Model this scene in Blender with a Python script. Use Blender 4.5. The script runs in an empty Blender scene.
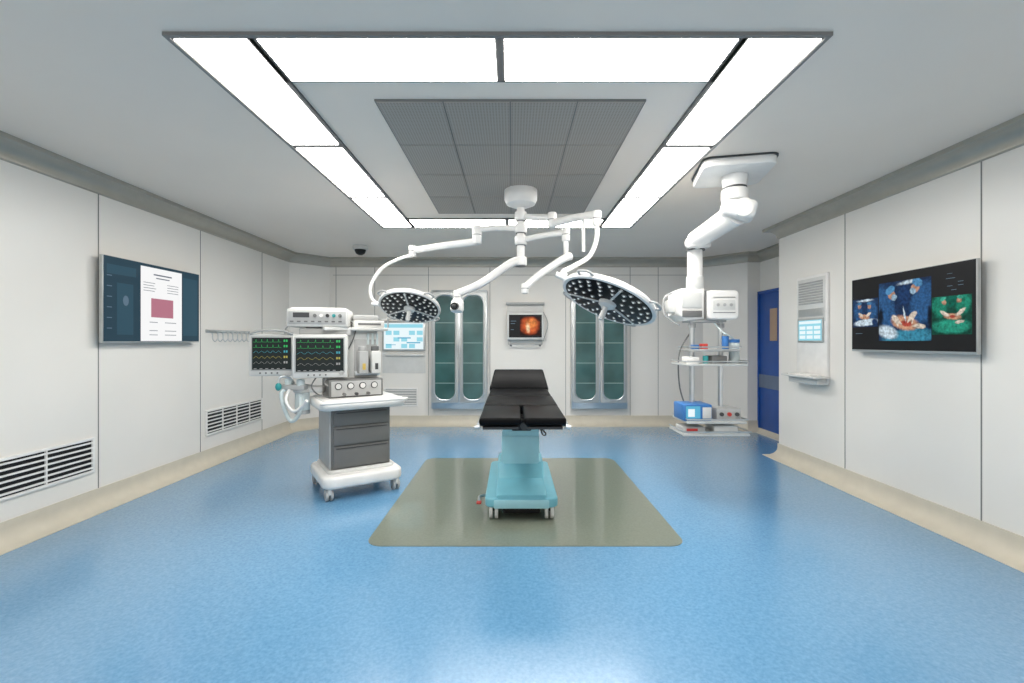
import bpy, bmesh, math, random
from mathutils import Vector, Matrix
random.seed(4)
R=math.radians
sc=bpy.context.scene
sc.view_settings.view_transform='Standard'
col=sc.collection

# ---------------------------------------------------------------- materials
def mat(name,c,rough=0.5,metal=0.0,emis=None,es=0.0,coat=0.0,noise=None,trans=0.0,bump=None,spec=None):
    m=bpy.data.materials.new(name); m.use_nodes=True
    nt=m.node_tree; b=nt.nodes['Principled BSDF']
    b.inputs['Base Color'].default_value=(*c,1)
    b.inputs['Roughness'].default_value=rough
    b.inputs['Metallic'].default_value=metal
    b.inputs['Coat Weight'].default_value=coat
    b.inputs['Transmission Weight'].default_value=trans
    if spec is not None:b.inputs['Specular IOR Level'].default_value=spec
    if emis:
        b.inputs['Emission Color'].default_value=(*emis,1)
        b.inputs['Emission Strength'].default_value=es
    sc_,amt=noise if noise else (9,0.04)
    tc=nt.nodes.new('ShaderNodeTexCoord'); n=nt.nodes.new('ShaderNodeTexNoise')
    n.inputs['Scale'].default_value=sc_; n.inputs['Detail'].default_value=3
    nt.links.new(tc.outputs['Object'],n.inputs['Vector'])
    r=nt.nodes.new('ShaderNodeValToRGB')
    r.color_ramp.elements[0].position=0.3; r.color_ramp.elements[1].position=0.7
    r.color_ramp.elements[0].color=(*[max(0,x*(1-amt)) for x in c],1)
    r.color_ramp.elements[1].color=(*[min(1,x*(1+amt)) for x in c],1)
    nt.links.new(n.outputs['Fac'],r.inputs['Fac'])
    nt.links.new(r.outputs['Color'],b.inputs['Base Color'])
    if bump:
        n2=nt.nodes.new('ShaderNodeTexNoise'); n2.inputs['Scale'].default_value=bump[0]
        nt.links.new(tc.outputs['Object'],n2.inputs['Vector'])
        bp=nt.nodes.new('ShaderNodeBump'); bp.inputs['Strength'].default_value=bump[1]; bp.inputs['Distance'].default_value=0.01
        nt.links.new(n2.outputs['Fac'],bp.inputs['Height']); nt.links.new(bp.outputs['Normal'],b.inputs['Normal'])
    return m
def emit(name,c,s=1.0):
    return mat(name,(0.01,0.01,0.01),0.35,0,c,s,spec=0.2)

M_wall=mat('wall_panel',(0.80,0.765,0.71),0.33,noise=(1.2,0.02))
M_ceil=mat('ceiling_paint',(0.86,0.765,0.675),0.45,noise=(1.0,0.02))
M_corn=mat('cornice_aluminium',(0.44,0.41,0.35),0.28,0.35)
M_base=mat('cove_vinyl',(0.60,0.55,0.45),0.45)
M_seam=mat('seam',(0.20,0.20,0.19),0.6)
M_white=mat('white_enamel',(0.82,0.80,0.77),0.28)
M_off=mat('offwhite_plastic',(0.64,0.635,0.61),0.4)
M_lg=mat('light_grey',(0.42,0.42,0.41),0.45)
M_mg=mat('mid_grey',(0.15,0.15,0.145),0.45)
M_dg=mat('dark_grey',(0.045,0.046,0.048),0.45)
M_black=mat('black_plastic',(0.008,0.008,0.009),0.4,spec=0.3)
M_pad=mat('black_pad_vinyl',(0.003,0.003,0.0035),0.38,spec=0.08)
M_steel=mat('stainless',(0.62,0.64,0.65),0.28,0.9)
M_alu=mat('brushed_alu',(0.50,0.51,0.50),0.4,0.6)
M_turq=mat('turquoise_paint',(0.20,0.53,0.64),0.35)
M_turq2=mat('pale_turquoise',(0.38,0.70,0.78),0.45)
M_glass=mat('teal_cabinet_glass',(0.045,0.115,0.110),0.12,0,noise=(2,0.35))
M_shelf=mat('cabinet_shelf',(0.22,0.33,0.31),0.4)
M_bluedoor=mat('blue_door_laminate',(0.012,0.08,0.34),0.35)
M_tan=mat('door_window_tan',(0.45,0.30,0.20),0.3)
M_kick=mat('door_kick',(0.15,0.20,0.30),0.4,0.4)
M_rub=mat('rubber',(0.03,0.03,0.03),0.8)
M_red=mat('red_plastic',(0.5,0.04,0.03),0.4)
M_blue=mat('blue_plastic',(0.04,0.17,0.45),0.4)
M_teal=mat('teal_plastic',(0.03,0.30,0.30),0.4)
M_yel=mat('yellow_plastic',(0.6,0.42,0.10),0.4)
M_panel=mat('light_diffuser',(0.9,0.9,0.9),0.5,0,(1.0,0.98,0.94),19.5)
M_lframe=mat('light_frame_dark',(0.07,0.07,0.07),0.6,0.0)
M_rim=mat('light_frame_rim',(0.22,0.21,0.20),0.5,0.0)
M_mat=mat('olive_vinyl',(0.185,0.205,0.160),0.28,noise=(60,0.10),coat=0.5)
M_led=mat('led_lens',(0.75,0.75,0.72),0.15,0,(1,0.98,0.92),0.25)
M_hose=mat('hose_clear',(0.60,0.67,0.67),0.3)

def perf():
    m=mat('perforated_panel',(0.22,0.22,0.22),0.55)
    nt=m.node_tree;b=nt.nodes['Principled BSDF']
    tc=nt.nodes.new('ShaderNodeTexCoord');v=nt.nodes.new('ShaderNodeTexVoronoi')
    v.inputs['Scale'].default_value=55;v.inputs['Randomness'].default_value=0.0
    r=nt.nodes.new('ShaderNodeValToRGB')
    r.color_ramp.elements[0].position=0.22;r.color_ramp.elements[1].position=0.38
    r.color_ramp.elements[0].color=(0.22,0.20,0.18,1);r.color_ramp.elements[1].color=(0.36,0.33,0.295,1)
    nt.links.new(tc.outputs['Object'],v.inputs['Vector']);nt.links.new(v.outputs['Distance'],r.inputs['Fac'])
    nt.links.new(r.outputs['Color'],b.inputs['Base Color']);return m
M_perf=perf()
def floor_mat():
    m=bpy.data.materials.new('blue_speckled_vinyl');m.use_nodes=True
    nt=m.node_tree;b=nt.nodes['Principled BSDF'];N=nt.nodes.new;L=nt.links.new
    tc=N('ShaderNodeTexCoord')
    n1=N('ShaderNodeTexNoise');n1.inputs['Scale'].default_value=55;n1.inputs['Detail'].default_value=5;n1.inputs['Roughness'].default_value=0.7
    L(tc.outputs['Object'],n1.inputs['Vector'])
    r1=N('ShaderNodeValToRGB');r1.color_ramp.elements[0].position=0.32;r1.color_ramp.elements[1].position=0.70
    r1.color_ramp.elements[0].color=(0.095,0.255,0.44,1);r1.color_ramp.elements[1].color=(0.165,0.370,0.585,1)
    L(n1.outputs['Fac'],r1.inputs['Fac'])
    L(r1.outputs['Color'],b.inputs['Base Color'])
    b.inputs['Roughness'].default_value=0.26
    b.inputs['Coat Weight'].default_value=0.85;b.inputs['Coat Roughness'].default_value=0.20;b.inputs['Coat IOR'].default_value=1.5
    return m
M_floor=floor_mat()

# ---------------------------------------------------------------- helpers
def root(name,loc=(0,0,0),rz=0,rot=None,parent=None):
    e=bpy.data.objects.new(name,None);e.empty_display_size=0.1
    e.location=loc;e.rotation_euler=rot if rot else (0,0,rz);col.objects.link(e)
    if parent:e.parent=parent
    return e
def fin(bm,name,parent,m,loc=(0,0,0),rot=(0,0,0),smooth=False,recalc=True):
    if recalc: bmesh.ops.recalc_face_normals(bm,faces=bm.faces)
    me=bpy.data.meshes.new(name);bm.to_mesh(me);bm.free()
    if smooth:
        for p in me.polygons:p.use_smooth=True
        me.set_sharp_from_angle(angle=R(38))
    me.materials.append(m)
    o=bpy.data.objects.new(name,me);o.location=loc
    if isinstance(rot,(tuple,list)):o.rotation_euler=rot
    else:
        o.rotation_mode='QUATERNION';o.rotation_quaternion=rot
    if parent:o.parent=parent
    col.objects.link(o);return o
def box(p,name,c,s,m,bev=0.0,rot=(0,0,0),seg=2):
    bm=bmesh.new();bmesh.ops.create_cube(bm,size=1)
    bmesh.ops.scale(bm,vec=s,verts=bm.verts)
    if bev>0:bmesh.ops.bevel(bm,geom=list(bm.edges),offset=min(bev,min(s)*0.45),segments=seg,affect='EDGES',profile=0.5)
    return fin(bm,name,p,m,c,rot,smooth=bev>0)
def bx(p,name,a,b,m,bev=0.0):
    c=[(a[i]+b[i])/2 for i in range(3)];s=[abs(b[i]-a[i]) for i in range(3)]
    return box(p,name,c,s,m,bev)
def cyl(p,name,p1,p2,r,m,r2=None,seg=24,bev=0.0):
    p1=Vector(p1);p2=Vector(p2);d=p2-p1
    bm=bmesh.new();bmesh.ops.create_cone(bm,cap_ends=True,segments=seg,radius1=r,radius2=r if r2 is None else r2,depth=d.length)
    if bev>0:
        es=[e for e in bm.edges if abs(e.verts[0].co.z-e.verts[1].co.z)<1e-6]
        bmesh.ops.bevel(bm,geom=es,offset=bev,segments=3,affect='EDGES',profile=0.5)
    q=Vector((0,0,1)).rotation_difference(d.normalized())
    return fin(bm,name,p,m,(p1+p2)/2,q,smooth=True)
def sph(p,name,c,r,m,scale=(1,1,1),rot=(0,0,0)):
    bm=bmesh.new();bmesh.ops.create_uvsphere(bm,u_segments=24,v_segments=14,radius=r)
    bmesh.ops.scale(bm,vec=scale,verts=bm.verts)
    return fin(bm,name,p,m,c,rot,smooth=True)
def lathe(p,name,prof,m,c=(0,0,0),rot=(0,0,0),seg=40):
    bm=bmesh.new();rings=[]
    for r,z in prof:
        if r<1e-5:rings.append([bm.verts.new((0,0,z))])
        else:rings.append([bm.verts.new((r*math.cos(2*math.pi*i/seg),r*math.sin(2*math.pi*i/seg),z)) for i in range(seg)])
    for a,b in zip(rings,rings[1:]):
        for i in range(seg):
            j=(i+1)%seg
            if len(a)==1 and len(b)==1:continue
            if len(a)==1:bm.faces.new((a[0],b[i],b[j]))
            elif len(b)==1:bm.faces.new((a[i],a[j],b[0]))
            else:bm.faces.new((a[i],a[j],b[j],b[i]))
    return fin(bm,name,p,m,c,rot,smooth=True)
def cr(pts,n=8,closed=False):
    P=[Vector(q) for q in pts];out=[]
    N=len(P);rng=range(N) if closed else range(N-1)
    for i in rng:
        if closed:p0,p1,p2,p3=P[i-1],P[i],P[(i+1)%N],P[(i+2)%N]
        else:p0,p1,p2,p3=P[max(i-1,0)],P[i],P[i+1],P[min(i+2,N-1)]
        for k in range(n):
            t=k/n
            out.append(0.5*((2*p1)+(-p0+p2)*t+(2*p0-5*p1+4*p2-p3)*t*t+(-p0+3*p1-3*p2+p3)*t**3))
    if not closed:out.append(P[-1])
    return out
def tube(p,name,pts,r,m,smooth=True,seg=12,closed=False,n=8):
    P=cr(pts,n,closed) if smooth else [Vector(q) for q in pts]
    bm=bmesh.new();rings=[];N=len(P);up=None
    for i in range(N):
        if closed:t=(P[(i+1)%N]-P[i-1]).normalized()
        else:t=(P[min(i+1,N-1)]-P[max(i-1,0)]).normalized()
        if up is None:
            a=Vector((0,0,1)) if abs(t.z)<0.9 else Vector((1,0,0));up=t.cross(a).normalized()
        up=(up-t*up.dot(t)).normalized();s=t.cross(up)
        rr=r[0]+(r[1]-r[0])*i/(N-1) if isinstance(r,tuple) else r
        rings.append([bm.verts.new(P[i]+rr*(math.cos(2*math.pi*k/seg)*up+math.sin(2*math.pi*k/seg)*s)) for k in range(seg)])
    rg=range(N) if closed else range(N-1)
    for i in rg:
        a,b=rings[i],rings[(i+1)%N]
        for k in range(seg):
            j=(k+1)%seg;bm.faces.new((a[k],a[j],b[j],b[k]))
    if not closed:
        bm.faces.new(rings[0]);bm.faces.new(rings[-1][::-1])
    return fin(bm,name,p,m,smooth=True)
def rrect(w,h,r,n=6,cx=0,cy=0):
    out=[]
    for sx,sy,a0 in((1,1,0),(-1,1,90),(-1,-1,180),(1,-1,270)):
        for i in range(n+1):
            a=R(a0+90*i/n);out.append((cx+sx*(w/2-r)+r*math.cos(a),cy+sy*(h/2-r)+r*math.sin(a)))
    return out
def prism(p,name,poly,t,m,plane='XY',c=(0,0,0),rot=(0,0,0),bev=0.0):
    f={'XY':lambda a,b,h:(a,b,h),'XZ':lambda a,b,h:(a,h,b),'YZ':lambda a,b,h:(h,a,b)}[plane]
    bm=bmesh.new()
    A=[bm.verts.new(f(a,b,0)) for a,b in poly];B=[bm.verts.new(f(a,b,t)) for a,b in poly]
    f1=bm.faces.new(A);f2=bm.faces.new(B[::-1]);n=len(A)
    for i in range(n):bm.faces.new((A[i],A[(i+1)%n],B[(i+1)%n],B[i]))
    if bev>0:
        bmesh.ops.recalc_face_normals(bm,faces=bm.faces)
        bmesh.ops.bevel(bm,geom=list(set(f1.edges)|set(f2.edges)),offset=bev,segments=3,affect='EDGES',profile=0.5)
    return fin(bm,name,p,m,c,rot,smooth=True)
def flat(p,name,polys,m,y=0.0,c=(0,0,0),rot=(0,0,0)):
    bm=bmesh.new()
    for k,pl in enumerate(polys):
        vs=[bm.verts.new((a,y,b)) for a,b in pl];fc=bm.faces.new(vs)
        fc.normal_update()
        if fc.normal.y>0:fc.normal_flip()
    return fin(bm,name,p,m,c,rot,recalc=False)
def rc(x0,z0,x1,z1):return [(x0,z0),(x1,z0),(x1,z1),(x0,z1)]
def el(cx,cz,rx,rz,n=20,a=0):
    ca,sa=math.cos(R(a)),math.sin(R(a))
    return [(cx+rx*math.cos(t)*ca-rz*math.sin(t)*sa,cz+rx*math.cos(t)*sa+rz*math.sin(t)*ca) for t in [2*math.pi*i/n for i in range(n)]]
def ribbon(pts,w):
    out=[]
    for (a,b),(c,d) in zip(pts,pts[1:]):
        L=math.hypot(c-a,d-b) or 1;nx,nz=-(d-b)/L*w/2,(c-a)/L*w/2
        out.append([(a+nx,b+nz),(a-nx,b-nz),(c-nx,d-nz),(c+nx,d+nz)])
    return out

# ---------------------------------------------------------------- room shell
H=2.8
P=[(-3.5,-1.8),(-3.5,7.15),(-3.05,7.63),(3.2,7.63),(3.7,7.15),(3.9,7.15),(3.9,5.54),(3.25,5.54),(3.25,-1.8)]
names=['left','back_left_corner','back','back_right_corner','door_return','door_side','recess','right']
n=len(P);NW=n-1     # the side behind the camera stays open
def nrm(i):
    a=Vector(P[i%n]);b=Vector(P[(i+1)%n]);d=(b-a).normalized();return Vector((d.y,-d.x))
def miter(i,off):
    n1=nrm((i-1)%n);n2=nrm(i%n);v=(n1+n2);v=v/(v.dot(n2));return Vector(P[i%n])+v*off
walls={}
for i in range(NW):
    bm=bmesh.new();t=-0.12
    a0,b0=Vector(P[i]),Vector(P[(i+1)%n]);a1=miter(i,t);b1=miter(i+1,t)
    lo=[bm.verts.new((q.x,q.y,0)) for q in(a0,b0,b1,a1)];hi=[bm.verts.new((q.x,q.y,H)) for q in(a0,b0,b1,a1)]
    bm.faces.new(lo);bm.faces.new(hi[::-1])
    for k in range(4):bm.faces.new((lo[k],lo[(k+1)%4],hi[(k+1)%4],hi[k]))
    walls[names[i]]=fin(bm,'wall_'+names[i],None,M_wall)
def sweep(i,prof,name,m):
    bm=bmesh.new();A=[];B=[]
    for off,z in prof:
        q=miter(i,off);w=miter(i+1,off)
        A.append(bm.verts.new((q.x,q.y,z)));B.append(bm.verts.new((w.x,w.y,z)))
    k=len(prof)
    for j in range(k):bm.faces.new((A[j],A[(j+1)%k],B[(j+1)%k],B[j]))
    bm.faces.new(A);bm.faces.new(B[::-1])
    return fin(bm,name,None,m,smooth=True)
basep=[(0.0,0.0),(0.13,0.0),(0.13,0.006)]+[(0.012+0.115*(1-math.sin(R(a))),0.008+0.115*(1-math.cos(R(a)))) for a in range(0,91,15)]+[(0.012,0.17),(0.0,0.17)]
cornp=[(0.0,H),(0.13,H),(0.13,H-0.03)]+[(0.125-0.11*math.sin(R(a)),H-0.035-0.10*(1-math.cos(R(a)))) for a in range(0,91,15)]+[(0.0,H-0.145)]
for i in range(NW):
    sweep(i,basep,'baseboard_'+names[i],M_base)
    sweep(i,cornp,'trim_%d'%(i+1),M_corn)
bx(None,'floor',(-3.7,-2.0,-0.1),(4.1,7.9,0),M_floor)
bx(None,'ceiling',(-3.7,-2.0,H),(4.1,7.9,H+0.1),M_ceil)

def seam(w,a,b,z0=0.17,z1=H-0.145,k=[0]):
    k[0]+=1
    bx(walls[w],'seam_%d'%k[0],(a[0],a[1],z0),(b[0],b[1],z1),M_seam)
for y in(1.33,2.59,3.85,5.11,6.37):seam('left',(-3.502,y-0.004),(-3.497,y+0.004))
for y in(0.58,1.87,3.15,4.44):seam('right',(3.247,y-0.004),(3.252,y+0.004))
for x in(-2.95,-2.3,-1.4,-0.37,0.9,1.98,2.45):seam('back',(x-0.004,7.627),(x+0.004,7.632))
bx(walls['back'],'rail_seam',(-3.0,7.627,2.52),(3.15,7.632,2.526),M_seam)

prism(None,'floor_inlay_mat',rrect(2.23,2.36,0.12),0.004,M_mat,'XY',(0.095,4.31,0.0))

# ---------------------------------------------------------------- ceiling lights
cl=root('ceiling_light_array',(0,0,0))
X0,X1,Y0,Y1=-1.55,1.42,2.06,5.50;W=0.35
zt=H-0.012
for nm,a,b in(('tray_left',(X0,Y0),(X0+W+.02,Y1)),('tray_right',(X1-W-.02,Y0),(X1,Y1)),('tray_front',(X0+W,Y0),(X1-W,Y0+W+.01)),('tray_rear',(X0+W,Y1-W-.02),(X1-W,Y1))):
    bx(cl,nm,(a[0],a[1],zt),(b[0],b[1],H),M_lframe)
k=0
for (xa,xb) in((X0+0.012,X0+W-0.01),(X1-W+0.01,X1-0.012)):
    L=(Y1-Y0-0.024)/3
    for j in range(3):
        k+=1
        bx(cl,'panel_%d'%k,(xa,Y0+0.012+j*L+(0.0 if j==0 else 0.035),zt-0.005),(xb,Y0+0.012+(j+1)*L-0.035,zt),M_panel)
for (ya,yb) in((Y0+0.012,Y0+W-0.01),(Y1-W+0.01,Y1-0.02)):
    for (xa,xb) in((X0+W+0.04,-0.080),(-0.035,X1-W-0.04)):
        k+=1;bx(cl,'panel_%d'%k,(xa,ya,zt-0.005),(xb,yb,zt),M_panel)
for nm,a,b in(('rim_front',(X0-.02,Y0-.02),(X1+.02,Y0)),('rim_rear',(X0-.02,Y1),(X1+.02,Y1+.02)),('rim_left',(X0-.02,Y0),(X0,Y1)),('rim_right',(X1,Y0),(X1+.02,Y1))):
    bx(cl,nm,(a[0],a[1],H-0.017),(b[0],b[1],H),M_rim)
df=root('laminar_flow_diffuser',(0,0,0))
bx(df,'housing',(-0.79,2.61,H-0.010),(0.77,4.92,H),M_mg)
for i in range(4):
    for j in range(4):
        a=-0.785+i*0.3875;b=2.615+j*0.573
        bx(df,'grille_%d'%(i*4+j),(a+0.004,b+0.004,H-0.014),(a+0.3835,b+0.569,H-0.009),M_perf)

dc=root('dome_security_camera',(-2.2,6.6,H))
lathe(dc,'housing',[(0,0),(0.10,0),(0.11,-0.03),(0.10,-0.06),(0,-0.06)],M_off)
lathe(dc,'dome',[(0.08,-0.06),(0.078,-0.08),(0.06,-0.115),(0.03,-0.135),(0,-0.14)],M_black)

# ---------------------------------------------------------------- grilles
def grille(name,loc,rz,w,h,ns,nv,m_in,m_s):
    g=root(name,loc,rz)
    bx(g,'backing',(-w/2,-0.006,-h/2),(w/2,0,h/2),m_in)
    t=0.022
    for nm,a,b in(('frame_top',(-w/2-t,h/2),(w/2+t,h/2+t)),('frame_bottom',(-w/2-t,-h/2-t),(w/2+t,-h/2)),('frame_l',(-w/2-t,-h/2),(-w/2,h/2)),('frame_r',(w/2,-h/2),(w/2+t,h/2))):
        bx(g,nm,(a[0],-0.018,a[1]),(b[0],0,b[1]),M_white,0.003)
    for i in range(ns):
        z=-h/2+(i+0.5)*h/ns
        box(g,'slat_%d'%i,(0,-0.012,z),(w,0.014,h/ns*0.30),m_s)
    for i in range(1,nv):
        x=-w/2+i*w/nv;box(g,'mullion_%d'%i,(x,-0.012,0),(0.012,0.012,h),m_s)
    return g
grille('return_air_grille',(-3.5,3.22,0.465),R(90),1.12,0.25,6,3,M_black,M_white)
grille('return_air_grille',(-3.5,5.77,0.475),R(90),1.12,0.25,6,4,M_black,M_white)
grille('wall_vent',(-1.86,7.63,0.48),0,0.52,0.26,6,1,M_lg,M_white)

hk=root('coat_hook_rail',(-3.5,5.62,1.50),R(90))
box(hk,'rail',(0,-0.012,0.03),(0.86,0.02,0.035),M_steel,0.004)
for i in range(9):
    x=-0.38+i*0.095
    tube(hk,'hook_%d'%i,[(x,-0.02,0.03),(x,-0.05,0.0),(x,-0.055,-0.06),(x,-0.08,-0.09),(x,-0.11,-0.06)],0.006,M_steel,seg=8,n=5)

# ---------------------------------------------------------------- left wall TV
E_navy=emit('scr_navy',(0.014,0.045,0.070));E_navy2=emit('scr_navy2',(0.022,0.070,0.105));E_white=emit('scr_white',(0.92,0.92,0.92))
E_pink=emit('scr_pink',(0.45,0.17,0.23));E_txt=emit('scr_text',(0.14,0.16,0.2));E_ltxt=emit('scr_ltext',(0.10,0.16,0.22))
tv=root('wall_monitor',(-3.5,4.38,1.77),R(90))
box(tv,'bracket',(0,-0.03,0),(0.5,0.06,0.4),M_dg)
box(tv,'body',(0,-0.070,0),(1.17,0.035,0.74),M_alu,0.004)
flat(tv,'screen',[rc(-0.580,-0.358,0.580,0.366)],E_navy,-0.0885)
flat(tv,'ui_blocks',[rc(-0.55,0.22,-0.25,0.30),rc(-0.45,-0.3,-0.28,0.15),rc(0.34,-0.3,0.55,0.3)],E_navy2,-0.0892)
flat(tv,'ui_page',[rc(-0.20,-0.355,0.32,0.34)],E_white,-0.0900)
flat(tv,'ui_picture',[rc(-0.08,-0.13,0.20,0.05)],E_pink,-0.091)
ls=[rc(-0.05,0.27,0.18,0.283),rc(-0.02,0.24,0.15,0.250)]
for z in(0.19,0.165,0.14,0.115):ls+=[rc(-0.17,z,-0.17+random.uniform(.12,.2),z+0.005),rc(0.12,z,0.27,z+0.005)]
for z in(-0.18,-0.26,-0.30):ls+=[rc(-0.10,z,0.0,z+0.006),rc(0.09,z,0.24,z+0.006)]
flat(tv,'ui_text',ls,E_txt,-0.091)
flat(tv,'ui_labels',[el(-0.36,0.0,0.03,0.045)]+[rc(-0.55,0.2-0.09*i,-0.50,0.208-0.09*i) for i in range(6)],E_ltxt,-0.0898)

# ---------------------------------------------------------------- right wall TV (photographic frames: soft-edged procedural pictures)
def picture(name,base,blobs,warp=0.022,nsc=34):
    m=bpy.data.materials.new(name);m.use_nodes=True;nt=m.node_tree;b=nt.nodes['Principled BSDF'];N=nt.nodes.new;L=nt.links.new
    tc=N('ShaderNodeTexCoord')
    wn=N('ShaderNodeTexNoise');wn.inputs['Scale'].default_value=nsc;wn.inputs['Detail'].default_value=4
    L(tc.outputs['Object'],wn.inputs['Vector'])
    sub=N('ShaderNodeVectorMath');sub.operation='SUBTRACT';L(wn.outputs['Color'],sub.inputs[0]);sub.inputs[1].default_value=(0.5,0.5,0.5)
    scl=N('ShaderNodeVectorMath');scl.operation='SCALE';L(sub.outputs[0],scl.inputs[0]);scl.inputs['Scale'].default_value=warp
    add=N('ShaderNodeVectorMath');add.operation='ADD';L(tc.outputs['Object'],add.inputs[0]);L(scl.outputs[0],add.inputs[1])
    fl=N('ShaderNodeVectorMath');fl.operation='MULTIPLY';L(add.outputs[0],fl.inputs[0]);fl.inputs[1].default_value=(1,0,1)
    rgb=N('ShaderNodeRGB');rgb.outputs[0].default_value=(*base,1);cur=rgb.outputs[0]
    for (cx,cz,rx,rz,a,c,soft) in blobs:
        mp_=N('ShaderNodeMapping');mp_.vector_type='TEXTURE'
        mp_.inputs['Location'].default_value=(cx,0,cz);mp_.inputs['Rotation'].default_value=(0,R(-a),0);mp_.inputs['Scale'].default_value=(rx,1,rz)
        L(fl.outputs[0],mp_.inputs['Vector'])
        ln=N('ShaderNodeVectorMath');ln.operation='LENGTH';L(mp_.outputs[0],ln.inputs[0])
        mr=N('ShaderNodeMapRange');mr.interpolation_type='SMOOTHSTEP'
        mr.inputs['From Min'].default_value=1+soft;mr.inputs['From Max'].default_value=1-soft
        L(ln.outputs['Value'],mr.inputs['Value'])
        mx=N('ShaderNodeMix');mx.data_type='RGBA';L(mr.outputs['Result'],mx.inputs['Factor']);L(cur,mx.inputs['A']);mx.inputs['B'].default_value=(*c,1)
        cur=mx.outputs['Result']
    fn=N('ShaderNodeTexNoise');fn.inputs['Scale'].default_value=nsc*1.3;fn.inputs['Detail'].default_value=6
    L(tc.outputs['Object'],fn.inputs['Vector'])
    m2=N('ShaderNodeMapRange');m2.inputs['From Min'].default_value=0.3;m2.inputs['From Max'].default_value=0.7;m2.inputs['To Min'].default_value=0.45;m2.inputs['To Max'].default_value=1.25
    L(fn.outputs['Fac'],m2.inputs['Value'])
    L(cur,b.inputs['Emission Color']);L(m2.outputs['Result'],b.inputs['Emission Strength'])
    b.inputs['Base Color'].default_value=(0,0,0,1);b.inputs['Roughness'].default_value=0.3;b.inputs['Specular IOR Level'].default_value=0.2
    return m
GW=(0.025,0.10,0.25);GW2=(0.01,0.04,0.13);SK=(0.50,0.27,0.18);CAP=(0.08,0.26,0.48);MSK=(0.30,0.45,0.58);GLV=(0.70,0.60,0.50);BL=(0.40,0.06,0.04);DR=(0.04,0.24,0.36);FL=(0.60,0.32,0.20);DK=(0.003,0.008,0.02);LT=(0.60,0.72,0.80)
P_c=picture('scr_surgery_centre',(0.008,0.03,0.09),[
 (0.02,0.235,0.07,0.014,5,LT,0.6),(-0.19,0.04,0.09,0.19,14,GW,0.2),(0.17,0.06,0.11,0.16,-20,GW,0.2),(0.00,0.13,0.05,0.08,0,GW2,0.3),
 (-0.125,0.150,0.034,0.045,25,SK,0.15),(0.10,0.185,0.036,0.046,-28,SK,0.15),(-0.14,0.188,0.048,0.030,25,CAP,0.15),(0.118,0.222,0.048,0.030,-28,CAP,0.15),
 (-0.100,0.125,0.030,0.024,25,MSK,0.15),(0.078,0.160,0.030,0.024,-28,MSK,0.15),(0.03,-0.20,0.24,0.06,4,DR,0.2),(-0.17,-0.16,0.10,0.05,-15,LT,0.3),
 (0.0,-0.09,0.125,0.055,-12,FL,0.2),(0.02,-0.095,0.05,0.024,-12,BL,0.3),(-0.13,0.00,0.080,0.030,-48,GW,0.2),(-0.085,-0.055,0.045,0.025,-42,GLV,0.2),(-0.050,-0.085,0.030,0.010,-35,GLV,0.25),
 (-0.070,-0.095,0.028,0.009,-60,GLV,0.25),(0.135,0.015,0.085,0.032,38,GW,0.2),(0.075,-0.035,0.045,0.024,40,GLV,0.2),(0.045,-0.065,0.028,0.009,55,GLV,0.25),(0.075,-0.075,0.028,0.009,75,GLV,0.25),
 (0.14,-0.12,0.050,0.020,-10,GLV,0.2),(0.10,-0.115,0.028,0.008,5,GLV,0.25),(0.00,-0.02,0.007,0.06,12,LT,0.3),(-0.235,-0.03,0.025,0.08,0,DK,0.5),(0.225,-0.05,0.02,0.09,0,DK,0.5)])
P_l=picture('scr_surgery_small',(0.01,0.035,0.10),[
 (-0.41,0.125,0.08,0.010,0,LT,0.5),(-0.49,0.03,0.045,0.08,0,GW,0.25),(-0.33,0.03,0.05,0.08,0,GW,0.25),(-0.475,0.08,0.018,0.024,0,SK,0.25),(-0.36,0.075,0.018,0.024,0,SK,0.25),
 (-0.475,0.10,0.024,0.014,0,CAP,0.25),(-0.36,0.095,0.024,0.014,0,CAP,0.25),(-0.40,-0.07,0.13,0.030,4,LT,0.25),(-0.42,-0.02,0.06,0.020,-8,FL,0.3),(-0.46,0.0,0.03,0.012,-30,GLV,0.3),(-0.37,0.0,0.03,0.012,30,GLV,0.3),(-0.30,-0.07,0.03,0.03,0,GW2,0.3)],0.02,40)
P_r=picture('scr_surgery_green',(0.004,0.06,0.04),[
 (0.30,0.02,0.06,0.08,10,(0.01,0.22,0.14),0.25),(0.48,0.03,0.05,0.08,-10,(0.01,0.22,0.14),0.25),(0.39,0.06,0.04,0.05,0,(0.0,0.12,0.08),0.3),(0.335,0.050,0.018,0.022,20,SK,0.25),(0.45,0.055,0.018,0.022,-20,SK,0.25),
 (0.33,0.070,0.024,0.013,20,(0.05,0.4,0.28),0.25),(0.455,0.075,0.024,0.013,-20,(0.05,0.4,0.28),0.25),(0.39,-0.13,0.14,0.05,0,(0.02,0.30,0.20),0.25),(0.40,-0.06,0.06,0.022,-6,FL,0.3),
 (0.34,-0.035,0.038,0.013,-30,GLV,0.25),(0.46,-0.03,0.040,0.014,35,GLV,0.25),(0.45,-0.10,0.032,0.012,10,GLV,0.25),(0.40,-0.06,0.022,0.010,0,BL,0.3)],0.02,40)
E_blk=emit('scr_black',(0.003,0.003,0.004))
tr=root('wall_monitor',(3.25,3.67,1.65),R(-90))
box(tr,'bracket',(0,-0.03,0),(0.5,0.06,0.35),M_dg)
box(tr,'body',(0,-0.068,0),(1.14,0.032,0.66),M_alu,0.004)
flat(tr,'screen',[rc(-0.566,-0.312,0.566,0.325)],E_blk,-0.0850)
flat(tr,'tile_left',[rc(-0.555,-0.11,-0.265,0.14)],P_l,-0.0857)
flat(tr,'tile_centre',[rc(-0.255,-0.235,0.235,0.255)],P_c,-0.0857)
flat(tr,'tile_right',[rc(0.24,-0.19,0.54,0.09)],P_r,-0.0857)
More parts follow.
